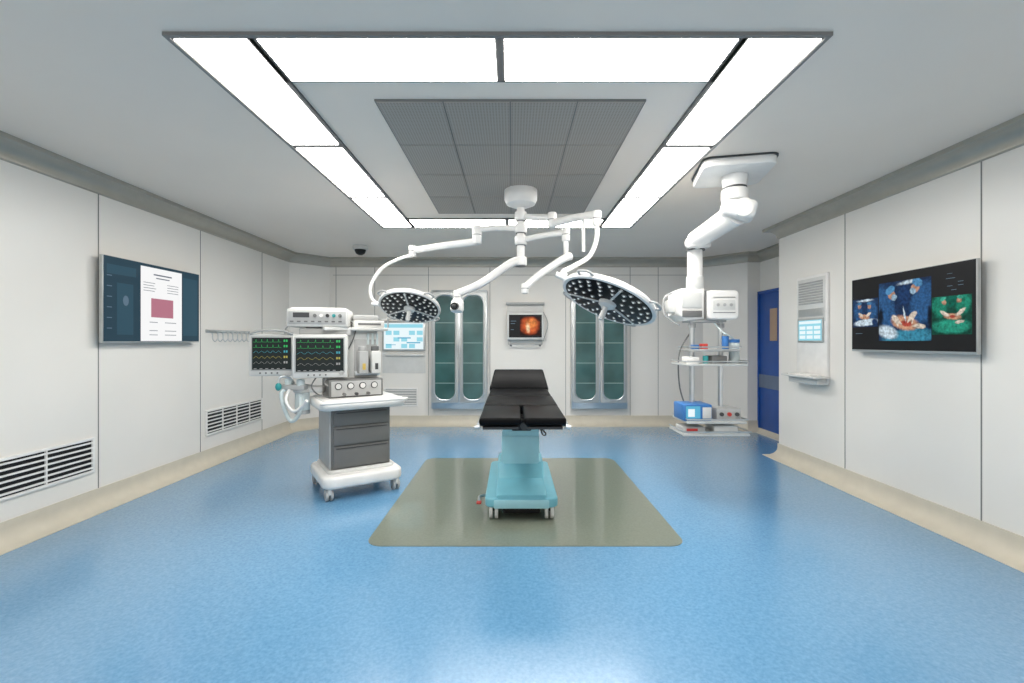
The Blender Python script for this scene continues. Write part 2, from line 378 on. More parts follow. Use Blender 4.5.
flat(tr,'ui_text',[rc(0.35,0.215,0.42,0.219),rc(0.44,0.16,0.48,0.164),rc(0.44,0.185,0.48,0.189),rc(0.36,0.16,0.40,0.164),rc(0.39,0.13,0.43,0.134),rc(0.36,0.25,0.40,0.253),rc(-0.52,-0.17,-0.44,-0.165)],E_ltxt,-0.0857)

# ---------------------------------------------------------------- right wall control column
E_cy=emit('scr_cyan',(0.30,0.68,0.80),1.0);E_cyw=emit('scr_cyanw',(0.82,0.93,0.96));E_cyd=emit('scr_cyand',(0.10,0.42,0.62))
cp=root('wall_control_panel',(3.25,4.90,0),R(-90))
bx(cp,'surround',(-0.25,-0.03,0.98),(0.25,0,2.12),M_white,0.006)
bx(cp,'surround_inner',(-0.225,-0.034,1.62),(0.225,-0.028,2.09),M_off,0.002)
for i in range(9):
    z=1.82+i*0.028
    box(cp,'louvre_%d'%i,(0,-0.038,z),(0.38,0.012,0.014),M_lg,rot=(R(25),0,0))
bx(cp,'button_plate',(-0.2,-0.04,1.68),(0.2,-0.03,1.76),M_alu,0.003)
bx(cp,'display_bezel',(-0.21,-0.045,1.40),(0.21,-0.03,1.66),M_alu,0.004)
flat(cp,'display',[rc(-0.19,1.42,0.19,1.64)],E_cy,-0.0455)
flat(cp,'display_tiles',[rc(-0.18,1.60,0.18,1.63)]+[rc(-0.17+0.12*i,1.44+0.05*j,-0.07+0.12*i,1.475+0.05*j) for i in range(3) for j in range(3)],E_cyw,-0.0462)
bx(cp,'shelf_plate',(-0.26,-0.20,1.03),(0.30,-0.03,1.05),M_off,0.004)
bx(cp,'keyboard',(-0.18,-0.17,1.05),(0.2,-0.06,1.068),M_white,0.004)
bx(cp,'shelf_box',(-0.24,-0.13,0.96),(0.24,-0.0,1.03),M_off,0.01)

bd=root('wall_control_display',(-1.81,7.63,1.50))
box(bd,'frame',(0,-0.015,0),(0.72,0.03,0.50),M_alu,0.006)
flat(bd,'display',[rc(-0.33,-0.22,0.33,0.22)],E_cyw,-0.031)
flat(bd,'display_rows',[rc(-0.32,0.14,0.32,0.20)]+[rc(-0.3+0.13*i,-0.2+0.11*j,-0.2+0.13*i,-0.13+0.11*j) for i in range(5) for j in range(3) if (i+j)%3!=1],E_cy,-0.032)
flat(bd,'display_marks',[rc(-0.1,-0.04,0.12,-0.02),rc(0.05,-0.12,0.28,-0.10),rc(-0.29,-0.15,-0.13,-0.14)],E_cyd,-0.033)
bx(bd,'wall_plate',(-0.36,-0.008,-0.62),(0.36,0,-0.27),M_off)
bx(bd,'plate_shelf',(-0.30,-0.05,-0.33),(0.34,0,-0.30),M_off,0.004)

# ---------------------------------------------------------------- cabinets
def cabinet(x):
    c=root('glass_door_cabinet',(x,7.63,0))
    z0,z1,w,d=0.30,2.26,0.92,0.14
    bx(c,'carcass',(-w/2,-d,z0),(w/2,0,z1),M_steel,0.012)
    for s in(-1,1):
        cx=s*w/4
        prism(c,'door_%s'%('l' if s<0 else 'r'),rrect(w/2-0.02,z1-z0-0.14,0.03,cx=cx,cy=(z0+z1)/2+0.03),0.02,M_alu,'XZ',(0,-d-0.02,0),bev=0.004)
        gp=rrect(w/2-0.11,z1-z0-0.24,0.14,cx=cx,cy=(z0+z1)/2+0.03)
        prism(c,'glass_%s'%('l' if s<0 else 'r'),gp,0.006,M_glass,'XZ',(0,-d-0.0255,0))
        tube(c,'rim_%s'%('l' if s<0 else 'r'),[(a,-d-0.024,b) for a,b in gp],0.013,M_steel,smooth=False,closed=True,seg=8)
        for k in range(4):
            z=z0+0.42+0.33*k;bx(c,'shelf_edge_%d_%d'%(s+1,k),(cx-(w/2-0.12)/2,-d-0.0275,z),(cx+(w/2-0.12)/2,-d-0.0255,z+0.014),M_shelf)
        cyl(c,'handle_%d'%(s+1),(s*0.022,-d-0.045,1.15),(s*0.022,-d-0.045,1.35),0.007,M_steel,seg=10)
        for z in(1.16,1.34):cyl(c,'handle_post_%d_%d'%(s+1,int(z*100)),(s*0.022,-d-0.045,z),(s*0.022,-d-0.018,z),0.005,M_steel,seg=8)
    return c
cabinet(-0.87);cabinet(1.44)

# ---------------------------------------------------------------- endoscope monitor
em=root('endoscopy_monitor',(0.22,7.63,0))
bx(em,'wall_plate',(-0.30,-0.02,1.42),(0.30,0,2.06),M_off,0.006)
box(em,'top_rail',(0,-0.04,2.04),(0.64,0.08,0.04),M_lg,0.006)
box(em,'arm',(0,-0.06,1.67),(0.12,0.10,0.12),M_lg,0.01)
box(em,'body',(0,-0.13,1.66),(0.60,0.05,0.44),M_off,0.012)
flat(em,'bezel',[rc(-0.27,1.475,0.27,1.85)],E_blk,-0.156)
flat(em,'tissue',[rc(-0.09,1.51,0.24,1.82)],picture('scr_tissue',(0.02,0.002,0.0),[(0.07,1.67,0.15,0.14,0,(0.55,0.09,0.02),0.25),(0.09,1.70,0.09,0.08,20,(0.85,0.26,0.06),0.4),(0.04,1.63,0.035,0.07,10,(1.0,0.7,0.4),0.5),(0.12,1.60,0.05,0.03,0,(0.7,0.15,0.04),0.4)],0.06,10),-0.157)
flat(em,'ui_text',[rc(-0.24,1.74,-0.15,1.75),rc(-0.24,1.70,-0.17,1.71),rc(-0.24,1.6,-0.19,1.61)],E_ltxt,-0.157)
tube(em,'support_l',[(-0.27,-0.08,1.44),(-0.27,-0.10,1.38),(-0.22,-0.1,1.36),(0.22,-0.1,1.36),(0.27,-0.10,1.38),(0.27,-0.08,1.44)],0.012,M_lg)
tube(em,'cable',[(0.30,-0.05,1.9),(0.38,-0.04,1.7),(0.30,-0.03,1.42)],0.006,M_lg)
for s in(-1,1):
    cyl(em,'hook_%d'%(s+1),(s*0.24,-0.1,1.36),(s*0.24,-0.1,1.33),0.02,M_mg)

# ---------------------------------------------------------------- door
dr=root('door_1',(3.9,6.62,0),R(-90))
bx(dr,'leaf',(-0.50,-0.03,0.01),(0.50,0,2.15),M_bluedoor,0.004)
for nm,a,b in(('jamb_l',(-0.53,0.0),(-0.50,2.19)),('jamb_r',(0.50,0.0),(0.54,2.19)),('head',(-0.53,2.15),(0.54,2.19))):
    bx(dr,nm,(a[0],-0.045,a[1]),(b[0],0,b[1]),M_bluedoor)
bx(dr,'kick_rail',(-0.5,-0.038,0.70),(0.5,-0.03,0.90),M_kick)
bx(dr,'window',(-0.20,-0.036,1.42),(-0.02,-0.03,1.90),M_tan)
tube(dr,'handle',[(0.40,-0.03,1.02),(0.40,-0.08,1.02),(0.30,-0.08,1.02)],0.011,M_steel,smooth=False)

# ---------------------------------------------------------------- operating table
ot=root('operating_table',(0.075,4.10,0))
prism(ot,'base_plate',rrect(0.58,1.15,0.07,cx=0,cy=0.0),0.075,M_turq,'XY',(0,0.05,0.10),bev=0.015)
prism(ot,'base_front_hood',[(-0.52,0.17),(-0.52,0.20),(-0.46,0.215),(-0.20,0.24),(-0.12,0.36),(0.20,0.36),(0.28,0.24),(0.55,0.22),(0.60,0.17)],0.40,M_turq,'YZ',(-0.20,0,0),bev=0.02)
box(ot,'base_lip',(0,-0.515,0.13),(0.44,0.03,0.07),M_turq2,0.01)
for i,(x,y) in enumerate(((-0.22,-0.47),(0.22,-0.47),(-0.22,0.55),(0.22,0.55))):
    for s in(-0.022,0.022):cyl(ot,'caster_wheel_%d_%d'%(i,s>0),(x+s-0.013,y,0.058),(x+s+0.013,y,0.058),0.055,M_off,bev=0.006)
    box(ot,'caster_fork_%d'%i,(x,y,0.10),(0.016,0.07,0.06),M_dg,0.004)
box(ot,'underbody',(0,-0.15,0.075),(0.30,0.65,0.07),M_black,0.01)
box(ot,'column_lower',(0,0.04,0.44),(0.33,0.34,0.30),M_turq2,0.02)
for i in range(5):
    s=0.325-0.004*i
    box(ot,'column_shroud_%d'%i,(0,0.04,0.56+0.045*i),(s,s,0.05),M_turq2,0.006)
box(ot,'column_cap',(0,0.04,0.775),(0.36,0.42,0.05),M_dg,0.01)
tube(ot,'foot_pedal',[(-0.27,-0.30,0.13),(-0.34,-0.34,0.13),(-0.34,-0.44,0.12)],0.012,M_steel)
box(ot,'pedal_pad',(-0.34,-0.45,0.12),(0.04,0.05,0.018),M_red,0.006)
def sec(nm,xc,w,y0,z0,y1,z1,t,m,w2=None,bev=0.02):
    w2=w2 or w;bm=bmesh.new()
    L=math.hypot(y1-y0,z1-z0);ny,nz=-(z1-z0)/L*t,(y1-y0)/L*t
    v=[]
    for (y,z,ww) in((y0,z0,w),(y1,z1,w2)):
        for s in(-1,1):
            v.append(bm.verts.new((xc+s*ww/2,y,z)));v.append(bm.verts.new((xc+s*ww/2,y-ny,z-nz)))
    a,b,c,d,e,f,g,h=v
    for q in((a,c,g,e),(b,d,h,f),(a,b,d,c),(e,f,h,g),(a,b,f,e),(c,d,h,g)):bm.faces.new(q)
    bmesh.ops.recalc_face_normals(bm,faces=bm.faces)
    bmesh.ops.bevel(bm,geom=list(bm.edges),offset=bev,segments=3,affect='EDGES',profile=0.5)
    return fin(bm,nm,ot,m,smooth=True)
sec('leg_pad_l',-0.157,0.295,-0.95,0.880,-0.36,0.888,0.055,M_pad)
sec('leg_pad_r',0.157,0.295,-0.95,0.880,-0.36,0.888,0.055,M_pad)
sec('seat_pad',0,0.61,-0.345,0.890,0.22,0.900,0.08,M_pad)
sec('back_pad',0,0.60,0.235,0.900,0.72,0.915,0.08,M_pad)
sec('head_pad',0,0.63,0.72,0.915,0.95,1.110,0.07,M_pad,0.54)
sec('frame_leg_l',-0.155,0.25,-0.93,0.815,-0.36,0.822,0.02,M_dg,bev=0.005)
sec('frame_leg_r',0.155,0.25,-0.93,0.815,-0.36,0.822,0.02,M_dg,bev=0.005)
sec('frame_seat',0,0.50,-0.36,0.806,0.72,0.834,0.04,M_dg,bev=0.005)
box(ot,'sub_frame',(0,0.0,0.78),(0.30,0.95,0.04),M_black,0.01)
for s in(-1,1):
    tube(ot,'side_rail_%d'%(s+1),[(s*0.312,-0.90,0.83),(s*0.312,-0.38,0.835)],0.010,M_steel,smooth=False,seg=8)
    tube(ot,'side_rail_b_%d'%(s+1),[(s*0.317,-0.30,0.835),(s*0.317,0.68,0.855)],0.010,M_steel,smooth=False,seg=8)
    for y in(-0.85,-0.45,-0.2,0.5):box(ot,'rail_clamp_%d_%d'%(s+1,int(y*100+100)),(s*0.29,y,0.818+0.015*(y+1)),(0.05,0.03,0.03),M_dg,0.005)
    cyl(ot,'clamp_knob_%d'%(s+1),(s*0.30,-0.93,0.815),(s*0.335,-0.93,0.81),0.014,M_steel)
    box(ot,'leg_joint_%d'%(s+1),(s*0.06,-0.38,0.79),(0.05,0.10,0.07),M_black,0.01)
box(ot,'drive_box',(0.0,-0.42,0.755),(0.16,0.26,0.09),M_black,0.015)
cyl(ot,'drive_knob',(0.02,-0.57,0.75),(0.02,-0.54,0.75),0.03,M_dg)
tube(ot,'hand_control_cable',[(0.10,-0.3,0.74),(0.20,-0.36,0.66),(0.19,-0.2,0.61),(0.17,-0.1,0.66)],0.006,M_black)

# ---------------------------------------------------------------- surgical lights
sl=root('ceiling_surgical_light',(0.08,4.15,0))
lathe(sl,'canopy',[(0,H),(0.145,H),(0.15,H-0.02),(0.15,H-0.10),(0.13,H-0.14),(0.07,H-0.165),(0.05,H-0.17),(0,H-0.17)],M_white)
cyl(sl,'column',(0,0,H-0.15),(0,0,2.10),0.035,M_white)
for i,z in enumerate((2.55,2.44,2.33,2.14)):
    cyl(sl,'hub_%d'%i,(0,0,z-0.04),(0,0,z+0.04),0.055,M_white,bev=0.01)
    cyl(sl,'hub_seam_%d'%i,(0,0,z-0.048),(0,0,z-0.042),0.045,M_mg)
def lump(nm,p,r=0.045,h=0.10):
    cyl(sl,nm,(p[0],p[1],p[2]-h/2),(p[0],p[1],p[2]+h/2),r,M_white,bev=0.012)
    cyl(sl,nm+'_seam',(p[0],p[1],p[2]-0.003),(p[0],p[1],p[2]+0.003),r+0.001,M_mg)
A1=(-0.40,0.0,2.43);tube(sl,'arm_a1',[(0,0,2.44),(-0.2,0.0,2.445),A1],0.028,M_white)
lump('joint_a1',(-0.40,0,2.38),0.042,0.17)
A2=(-1.02,0.15,2.27);tube(sl,'arm_a2',[(-0.40,0,2.32),(-0.70,0.07,2.30),A2],(0.036,0.030),M_white)
lump('joint_a2',(-1.02,0.15,2.265),0.036,0.10)
tube(sl,'yoke_a',[(-1.02,0.15,2.22),(-1.12,0.15,2.20),(-1.30,0.15,2.11),(-1.41,0.15,1.95),(-1.41,0.15,1.83),(-1.36,0.15,1.77)],0.015,M_white)
tube(sl,'arm_b1',[(0,0,2.55),(0.13,-0.08,2.52),(0.27,-0.18,2.49)],0.028,M_white)
lump('joint_b1',(0.27,-0.18,2.47),0.040,0.13)
tube(sl,'arm_b2',[(0.27,-0.18,2.44),(0.42,-0.38,2.43),(0.58,-0.60,2.40)],(0.036,0.030),M_white)
lump('joint_b2',(0.58,-0.60,2.37),0.036,0.12)
tube(sl,'yoke_b',[(0.58,-0.60,2.33),(0.57,-0.66,2.20),(0.50,-0.76,2.05),(0.38,-0.88,1.96),(0.28,-0.94,1.90),(0.30,-0.95,1.87)],0.018,M_white)
tube(sl,'arm_c1',[(0,0,2.15),(-0.10,-0.03,2.11),(-0.35,-0.1,1.93),(-0.56,-0.15,1.83)],(0.040,0.032),M_white)
lump('joint_c',(-0.56,-0.15,1.80),0.034,0.12)
tube(sl,'arm_d1',[(0,0,2.33),(0.18,-0.05,2.36),(0.40,-0.10,2.38)],0.027,M_white)
lump('joint_d1',(0.40,-0.10,2.36),0.036,0.12)
cyl(sl,'drop_d',(0.40,-0.10,2.32),(0.40,-0.10,2.16),0.022,M_white)
tube(sl,'arm_d2',[(0.44,-0.10,2.17),(0.36,-0.14,2.13),(0.15,-0.22,1.98),(0.04,-0.28,1.88)],(0.036,0.028),M_white)
lump('joint_d2',(0.03,-0.285,1.86),0.030,0.09)
cyl(sl,'drop_b',(0.50,-0.45,2.42),(0.50,-0.45,2.14),0.014,M_white)
def lamphead(nm,loc,rot,r):
    h=root(nm,loc,rot=rot,parent=sl)
    lathe(h,'shell',[(0,0.07),(r*0.25,0.07),(r*0.5,0.055),(r*0.85,0.035),(r*0.97,0.02),(r,0.0),(r*0.99,-0.018),(r*0.94,-0.022),(r*0.90,-0.012),(0,-0.012)],M_white,seg=56)
    lathe(h,'face',[(0,-0.0125),(r*0.91,-0.0125),(r*0.92,-0.018),(r*0.90,-0.022),(0,-0.022)],M_black,seg=56)
    bm=bmesh.new();bm2=bmesh.new()
    for rr,nn in((0.34,8),(0.53,13),(0.70,18),(0.84,24)):
        for i in range(nn):
            a=2*math.pi*(i+0.5*(nn%4))/nn
            mt=Matrix.Translation((rr*r*math.cos(a),rr*r*math.sin(a),-0.024))
            bmesh.ops.create_cone(bm2,cap_ends=True,segments=12,radius1=0.016,radius2=0.018,depth=0.004,matrix=mt)
            mt=Matrix.Translation((rr*r*math.cos(a),rr*r*math.sin(a),-0.028))
            bmesh.ops.create_cone(bm,cap_ends=True,segments=10,radius1=0.006,radius2=0.010,depth=0.008,matrix=mt)
    fin(bm,'led_lenses',h,M_led);fin(bm2,'led_reflectors',h,M_mg)
    for i in range(3):
        a=R(30+120*i);box(h,'spoke_%d'%i,(r*0.55*math.cos(a),r*0.55*math.sin(a),-0.026),(r*0.7,0.014,0.008),M_off,rot=(0,0,a))
    lathe(h,'centre_boss',[(0,-0.02),(r*0.19,-0.02),(r*0.17,-0.045),(r*0.10,-0.06),(0,-0.06)],M_off)
    lathe(h,'sterile_handle',[(0,-0.05),(0.022,-0.05),(0.018,-0.08),(0.022,-0.13),(0.016,-0.155),(0,-0.16)],M_off)
    lathe(h,'top_cap',[(0,0.10),(0.06,0.10),(0.09,0.085),(0.10,0.06),(0,0.06)],M_off)
    for i in range(4):
        a=R(45+90*i)
        tube(h,'grab_handle_%d'%i,[((r-0.01)*math.cos(a-0.16),(r-0.01)*math.sin(a-0.16),0),((r+0.035)*math.cos(a-0.1),(r+0.035)*math.sin(a-0.1),0),((r+0.035)*math.cos(a+0.1),(r+0.035)*math.sin(a+0.1),0),((r-0.01)*math.cos(a+0.16),(r-0.01)*math.sin(a+0.16),0)],0.009,M_lg,seg=8)
    cyl(h,'pivot',(-r-0.07,0,0.01),(-r+0.03,0,0.01),0.02,M_white)
    return h
lamphead('lamp_head_small',(-1.045,0.15,1.74),(R(-27),R(3),0),0.29)
lamphead('lamp_head_large',(0.60,-0.95,1.70),(R(-12),R(25),0),0.345)
vc=root('video_camera',(-0.56,-0.15,1.74),rot=(R(-15),0,R(-10)),parent=sl)
lathe(vc,'body',[(0,0.04),(0.04,0.04),(0.055,0.02),(0.06,-0.05),(0.05,-0.07),(0,-0.07)],M_white)
cyl(vc,'lens_hood',(0,-0.02,-0.03),(0,-0.085,-0.05),0.032,M_black)
sph(vc,'lens',(0,-0.085,-0.05),0.02,M_dg)

# ---------------------------------------------------------------- medical pendant right
mp=root('ceiling_medical_pendant',(1.78,4.40,0))
prism(mp,'ceiling_plate',rrect(0.52,0.52,0.07),0.07,M_white,'XY',(-0.02,-0.76,H-0.07),(0,0,R(-12)),bev=0.012)
prism(mp,'ceiling_gasket',rrect(0.54,0.54,0.07),0.012,M_dg,'XY',(-0.02,-0.76,H-0.012),(0,0,R(-12)))
cyl(mp,'neck',(0,-0.76,H-0.07),(0.0,-0.76,H-0.16),0.10,M_white,r2=0.085)
cyl(mp,'neck_ring',(0,-0.76,H-0.16),(0,-0.76,H-0.175),0.09,M_dg)
cyl(mp,'swivel',(0.0,-0.76,H-0.175),(0.0,-0.76,H-0.27),0.10,M_white,bev=0.015)
box(mp,'elbow',(0.04,-0.73,H-0.33),(0.26,0.24,0.15),M_white,0.045,rot=(0,R(14),R(-20)),seg=4)
cyl(mp,'elbow_joint',(0.03,-0.86,H-0.34),(0.10,-0.60,H-0.34),0.075,M_white,bev=0.012)
tube(mp,'arm',[(0.04,-0.72,H-0.35),(-0.02,-0.50,H-0.40),(-0.09,-0.22,H-0.46)],(0.10,0.085),M_white,seg=20)
cyl(mp,'arm_cover',(-0.06,-0.22,H-0.40),(-0.06,-0.22,H-0.53),0.10,M_white,bev=0.02)
cyl(mp,'arm_cover_ring',(-0.06,-0.22,H-0.452),(-0.06,-0.22,H-0.462),0.102,M_mg)
sph(mp,'knuckle',(-0.06,-0.16,H-0.47),0.105,M_white,(1,1,0.75))
cyl(mp,'joint_ring',(-0.06,-0.14,H-0.52),(-0.06,-0.14,H-0.54),0.082,M_dg)
cyl(mp,'drop_column',(-0.06,-0.12,H-0.50),(-0.06,-0.12,1.90),0.068,M_white)
cyl(mp,'drop_collar',(-0.06,-0.12,2.02),(-0.06,-0.12,1.89),0.078,M_off,bev=0.01)
# terminal head: boxy modules with seams
prism(mp,'head_left_module',[(-0.25,1.86),(-0.21,1.90),(0.00,1.90),(0.00,1.62),(-0.18,1.60),(-0.25,1.66)],0.28,M_white,'XZ',(0.0,-0.20,0),bev=0.018)
prism(mp,'head_right_module',rrect(0.29,0.27,0.04,cx=0.155,cy=1.745),0.30,M_white,'XZ',(0.0,-0.24,0),bev=0.020)
box(mp,'head_seam',(0.004,-0.205,1.75),(0.012,0.02,0.26),M_mg)
box(mp,'head_left_door',(-0.12,-0.204,1.79),(0.18,0.012,0.14),M_off,0.005)
box(mp,'head_left_port',(-0.12,-0.208,1.665),(0.18,0.02,0.06),M_mg,0.006)
box(mp,'head_side_box',(-0.28,-0.08,1.74),(0.07,0.12,0.12),M_off,0.012)
for i,z in enumerate((1.815,1.675)):
    box(mp,'head_right_slot_%d'%i,(0.16,-0.242,z),(0.20,0.006,0.006),M_mg)
box(mp,'head_right_plate',(0.16,-0.242,1.745),(0.20,0.008,0.09),M_off,0.003)
for i in range(3):cyl(mp,'gas_outlet_%d'%i,(0.10+0.06*i,-0.254,1.745),(0.10+0.06*i,-0.242,1.745),0.014,M_lg)
box(mp,'head_underplate',(0.04,-0.08,1.605),(0.34,0.2,0.03),M_lg,0.006)
tube(mp,'head_cable',[(-0.24,-0.06,1.88),(-0.33,-0.06,1.82),(-0.33,-0.08,1.66),(-0.2,-0.12,1.56)],0.008,M_lg)
for i,(x,y) in enumerate(((-0.08,-0.10),(0.19,-0.10))):
    cyl(mp,'pole_%d'%i,(x,y,1.62),(x,y,0.56),0.024,M_steel)
    for j,z in enumerate((1.56,1.35,1.22,0.70)):cyl(mp,'pole_clamp_%d_%d'%(i,j),(x,y,z-0.02),(x,y,z+0.02),0.034,M_lg)
for i,(z,w) in enumerate(((1.33,0.42),(1.20,0.56),(0.68,0.54),(0.57,0.60))):
    box(mp,'shelf_%d'%i,(0.06,-0.13,z),(w,0.38,0.022),M_off if i else M_lg,0.008)
    tube(mp,'shelf_rail_%d'%i,[(0.06-w/2,0.05,z+0.03),(0.06-w/2,-0.33,z+0.03),(0.06+w/2,-0.33,z+0.03),(0.06+w/2,0.05,z+0.03)],0.007,M_steel,smooth=False,seg=8)
box(mp,'patient_monitor_case',(-0.10,-0.16,0.765),(0.26,0.26,0.15),M_blue,0.012)
flat(mp,'patient_monitor_screen',[rc(-0.21,0.715,-0.08,0.825)],E_cyd,-0.292)
flat(mp,'patient_monitor_glow',[rc(-0.19,0.73,-0.13,0.80)],E_cyw,-0.293)
box(mp,'monitor_controls',(-0.02,-0.293,0.765),(0.08,0.006,0.10),M_off,0.002)
box(mp,'suction_unit',(0.19,-0.14,0.746),(0.22,0.26,0.11),M_lg,0.012)
for i in range(3):cyl(mp,'suction_dial_%d'%i,(0.12+0.07*i,-0.285,0.75),(0.12+0.07*i,-0.27,0.75),0.018,(M_dg,M_red,M_dg)[i])
box(mp,'syringe_pump',(-0.13,-0.18,0.61),(0.20,0.2,0.05),M_lg,0.008)
box(mp,'pump_red_label',(-0.15,-0.283,0.61),(0.10,0.004,0.025),M_red)
box(mp,'infusion_box',(0.16,-0.18,0.615),(0.22,0.2,0.06),M_off,0.008)
cyl(mp,'suction_bottle',(0.27,-0.20,1.211),(0.27,-0.20,1.40),0.045,M_hose,bev=0.01)
cyl(mp,'bottle_cap',(0.27,-0.20,1.40),(0.27,-0.20,1.43),0.047,M_blue)
cyl(mp,'bottle_blue',(0.17,-0.24,1.34),(0.17,-0.24,1.46),0.03,M_blue,bev=0.006)
box(mp,'small_box_red',(-0.03,-0.24,1.365),(0.06,0.06,0.05),M_red,0.006)
box(mp,'small_box_blue',(-0.11,-0.24,1.36),(0.06,0.06,0.04),M_blue,0.006)
box(mp,'small_box_white',(-0.14,-0.22,1.24),(0.12,0.12,0.06),M_white,0.008)
cyl(mp,'cup_teal',(-0.02,-0.26,1.211),(-0.02,-0.26,1.28),0.025,M_teal)
box(mp,'grey_module',(0.10,-0.20,1.245),(0.14,0.16,0.07),M_mg,0.008)
tube(mp,'hose_1',[(0.10,-0.14,1.60),(0.13,-0.26,1.50),(0.20,-0.26,1.46),(0.27,-0.20,1.43)],0.007,M_hose)
tube(mp,'power_cable',[(-0.08,-0.07,1.5),(-0.18,-0.05,1.3),(-0.17,-0.02,1.0),(-0.12,-0.03,0.80)],0.007,M_mg)
box(mp,'side_handle',(0.37,-0.15,1.22),(0.05,0.12,0.03),M_lg,0.01)

# ---------------------------------------------------------------- anaesthesia machine
am=root('anesthesia_machine',(-1.52,4.42,0))
ch=root('chassis',(0,0,0),R(33),parent=am)
prism(ch,'base',rrect(0.72,0.72,0.10),0.11,M_white,'XY',(0,0,0.11),bev=0.03)
prism(ch,'base_riser',rrect(0.60,0.58,0.06),0.05,M_off,'XY',(0,0.03,0.20),bev=0.02)
for i,(x,y) in enumerate(((-0.30,-0.30),(0.30,-0.30),(-0.30,0.30),(0.30,0.30))):
    cyl(ch,'caster_stem_%d'%i,(x,y,0.07),(x,y,0.13),0.018,M_steel)
    for s in(-0.02,0.02):cyl(ch,'caster_wheel_%d_%d'%(i,s>0),(x+s-0.012,y+0.02,0.055),(x+s+0.012,y+0.02,0.055),0.052,M_lg,bev=0.006)
    box(ch,'caster_cover_%d'%i,(x,y+0.01,0.085),(0.03,0.09,0.05),M_off,0.01)
box(ch,'drawer_cabinet',(0.0,0.04,0.52),(0.54,0.52,0.56),M_mg,0.012)
box(ch,'cabinet_side_panel',(-0.272,0.04,0.52),(0.02,0.50,0.54),M_lg,0.006)
for i,(z,h) in enumerate(((0.71,0.13),(0.55,0.16),(0.36,0.19))):
    box(ch,'drawer_%d'%i,(0.0,-0.225,z),(0.50,0.025,h),M_mg,0.006)
    box(ch,'drawer_pull_%d'%i,(0.0,-0.240,z+h/2-0.015),(0.46,0.010,0.008),M_dg,0.002)
prism(ch,'worktop',rrect(0.78,0.70,0.10),0.08,M_white,'XY',(0.0,-0.02,0.80),bev=0.03)
prism(ch,'worktop_lip',rrect(0.70,0.62,0.08),0.012,M_off,'XY',(0.0,-0.02,0.875),bev=0.004)
tube(ch,'push_rail',[(-0.34,-0.25,0.86),(-0.37,-0.40,0.875),(-0.20,-0.43,0.88),(0.20,-0.43,0.88),(0.37,-0.40,0.875),(0.34,-0.25,0.86)],0.014,M_white)
box(ch,'gauge_block',(-0.02,0.03,0.97),(0.50,0.32,0.17),M_mg,0.012)
box(ch,'gauge_fascia',(-0.02,-0.135,0.97),(0.46,0.012,0.14),M_lg,0.004)
for i in range(4):
    cyl(ch,'gauge_ring_%d'%i,(-0.19+0.11*i,-0.15,0.995),(-0.19+0.11*i,-0.14,0.995),0.032,M_dg)
    cyl(ch,'gauge_%d'%i,(-0.19+0.11*i,-0.156,0.995),(-0.19+0.11*i,-0.14,0.995),0.024,M_off)
for i in range(3):cyl(ch,'flow_knob_%d'%i,(-0.14+0.11*i,-0.18,0.92),(-0.14+0.11*i,-0.14,0.92),0.014,(M_mg,M_dg,M_mg)[i])
box(ch,'upper_column',(-0.02,0.14,1.28),(0.48,0.26,0.48),M_off,0.02)
box(ch,'column_dark_inset',(0.10,0.008,1.25),(0.22,0.012,0.36),M_lg,0.004)
box(ch,'vapour_manifold',(0.11,-0.01,1.10),(0.24,0.04,0.04),M_steel,0.004)
for i in range(2):
    x=0.05+0.12*i
    box(ch,'vaporizer_%d'%i,(x,-0.06,1.21),(0.09,0.12,0.22),(M_lg,M_off)[i],0.015)
    cyl(ch,'vaporizer_dial_%d'%i,(x,-0.06,1.32),(x,-0.06,1.365),0.038,(M_lg,M_mg)[i],bev=0.006)
    flat(ch,'vaporizer_window_%d'%i,[rc(x-0.015,1.14,x+0.015,1.20)],(M_yel,M_dg)[i],-0.122)
for i in range(3):
    cyl(ch,'flow_tube_%d'%i,(0.12+0.045*i,0.0,1.38),(0.12+0.045*i,0.0,1.49),0.011,M_hose)
box(ch,'top_shelf',(0.0,0.12,1.53),(0.60,0.38,0.03),M_off,0.008)
tube(ch,'top_rail',[(0.30,0.30,1.545),(0.30,0.30,1.64),(0.30,-0.06,1.64),(0.30,-0.06,1.545)],0.008,M_steel,smooth=False,seg=8)
box(ch,'top_box',(0.13,0.13,1.58),(0.30,0.30,0.07),M_off,0.012)
box(ch,'top_box_slot',(0.13,-0.021,1.58),(0.22,0.006,0.02),M_mg)
box(ch,'top_box_upper',(0.11,0.14,1.645),(0.24,0.24,0.05),M_lg,0.010)
tu=root('top_module',(-0.32,-0.03,1.63),R(12),parent=am)
box(tu,'case',(0,0,0),(0.54,0.34,0.17),M_off,0.02)
box(tu,'top_cover',(0,0,0.088),(0.48,0.28,0.02),M_white,0.008)
box(tu,'fascia',(0.0,-0.172,0),(0.50,0.01,0.12),M_lg,0.004)
box(tu,'dark_window',(-0.14,-0.178,0.025),(0.14,0.006,0.045),M_dg)
for i in range(5):cyl(tu,'knob_%d'%i,(-0.02+0.055*i,-0.195,0.02),(-0.02+0.055*i,-0.175,0.02),0.016,(M_mg,M_white,M_dg,M_teal,M_mg)[i],seg=14)
for i in range(8):box(tu,'key_%d'%i,(-0.22+0.06*i,-0.18,-0.035),(0.03,0.006,0.012),M_mg)
box(tu,'under_plate',(0.08,0.03,-0.09),(0.40,0.24,0.025),M_mg)
box(tu,'lower_unit',(0.06,0.0,-0.13),(0.46,0.26,0.07),M_lg,0.01)
tube(tu,'cable_1',[(0.26,0.0,-0.02),(0.32,-0.04,-0.08),(0.30,-0.06,-0.2),(0.24,-0.05,-0.32)],0.006,M_mg)
tube(tu,'cable_2',[(-0.25,0.05,-0.03),(-0.33,0.05,-0.10),(-0.32,0.0,-0.2),(-0.26,0.0,-0.28)],0.006,M_lg)
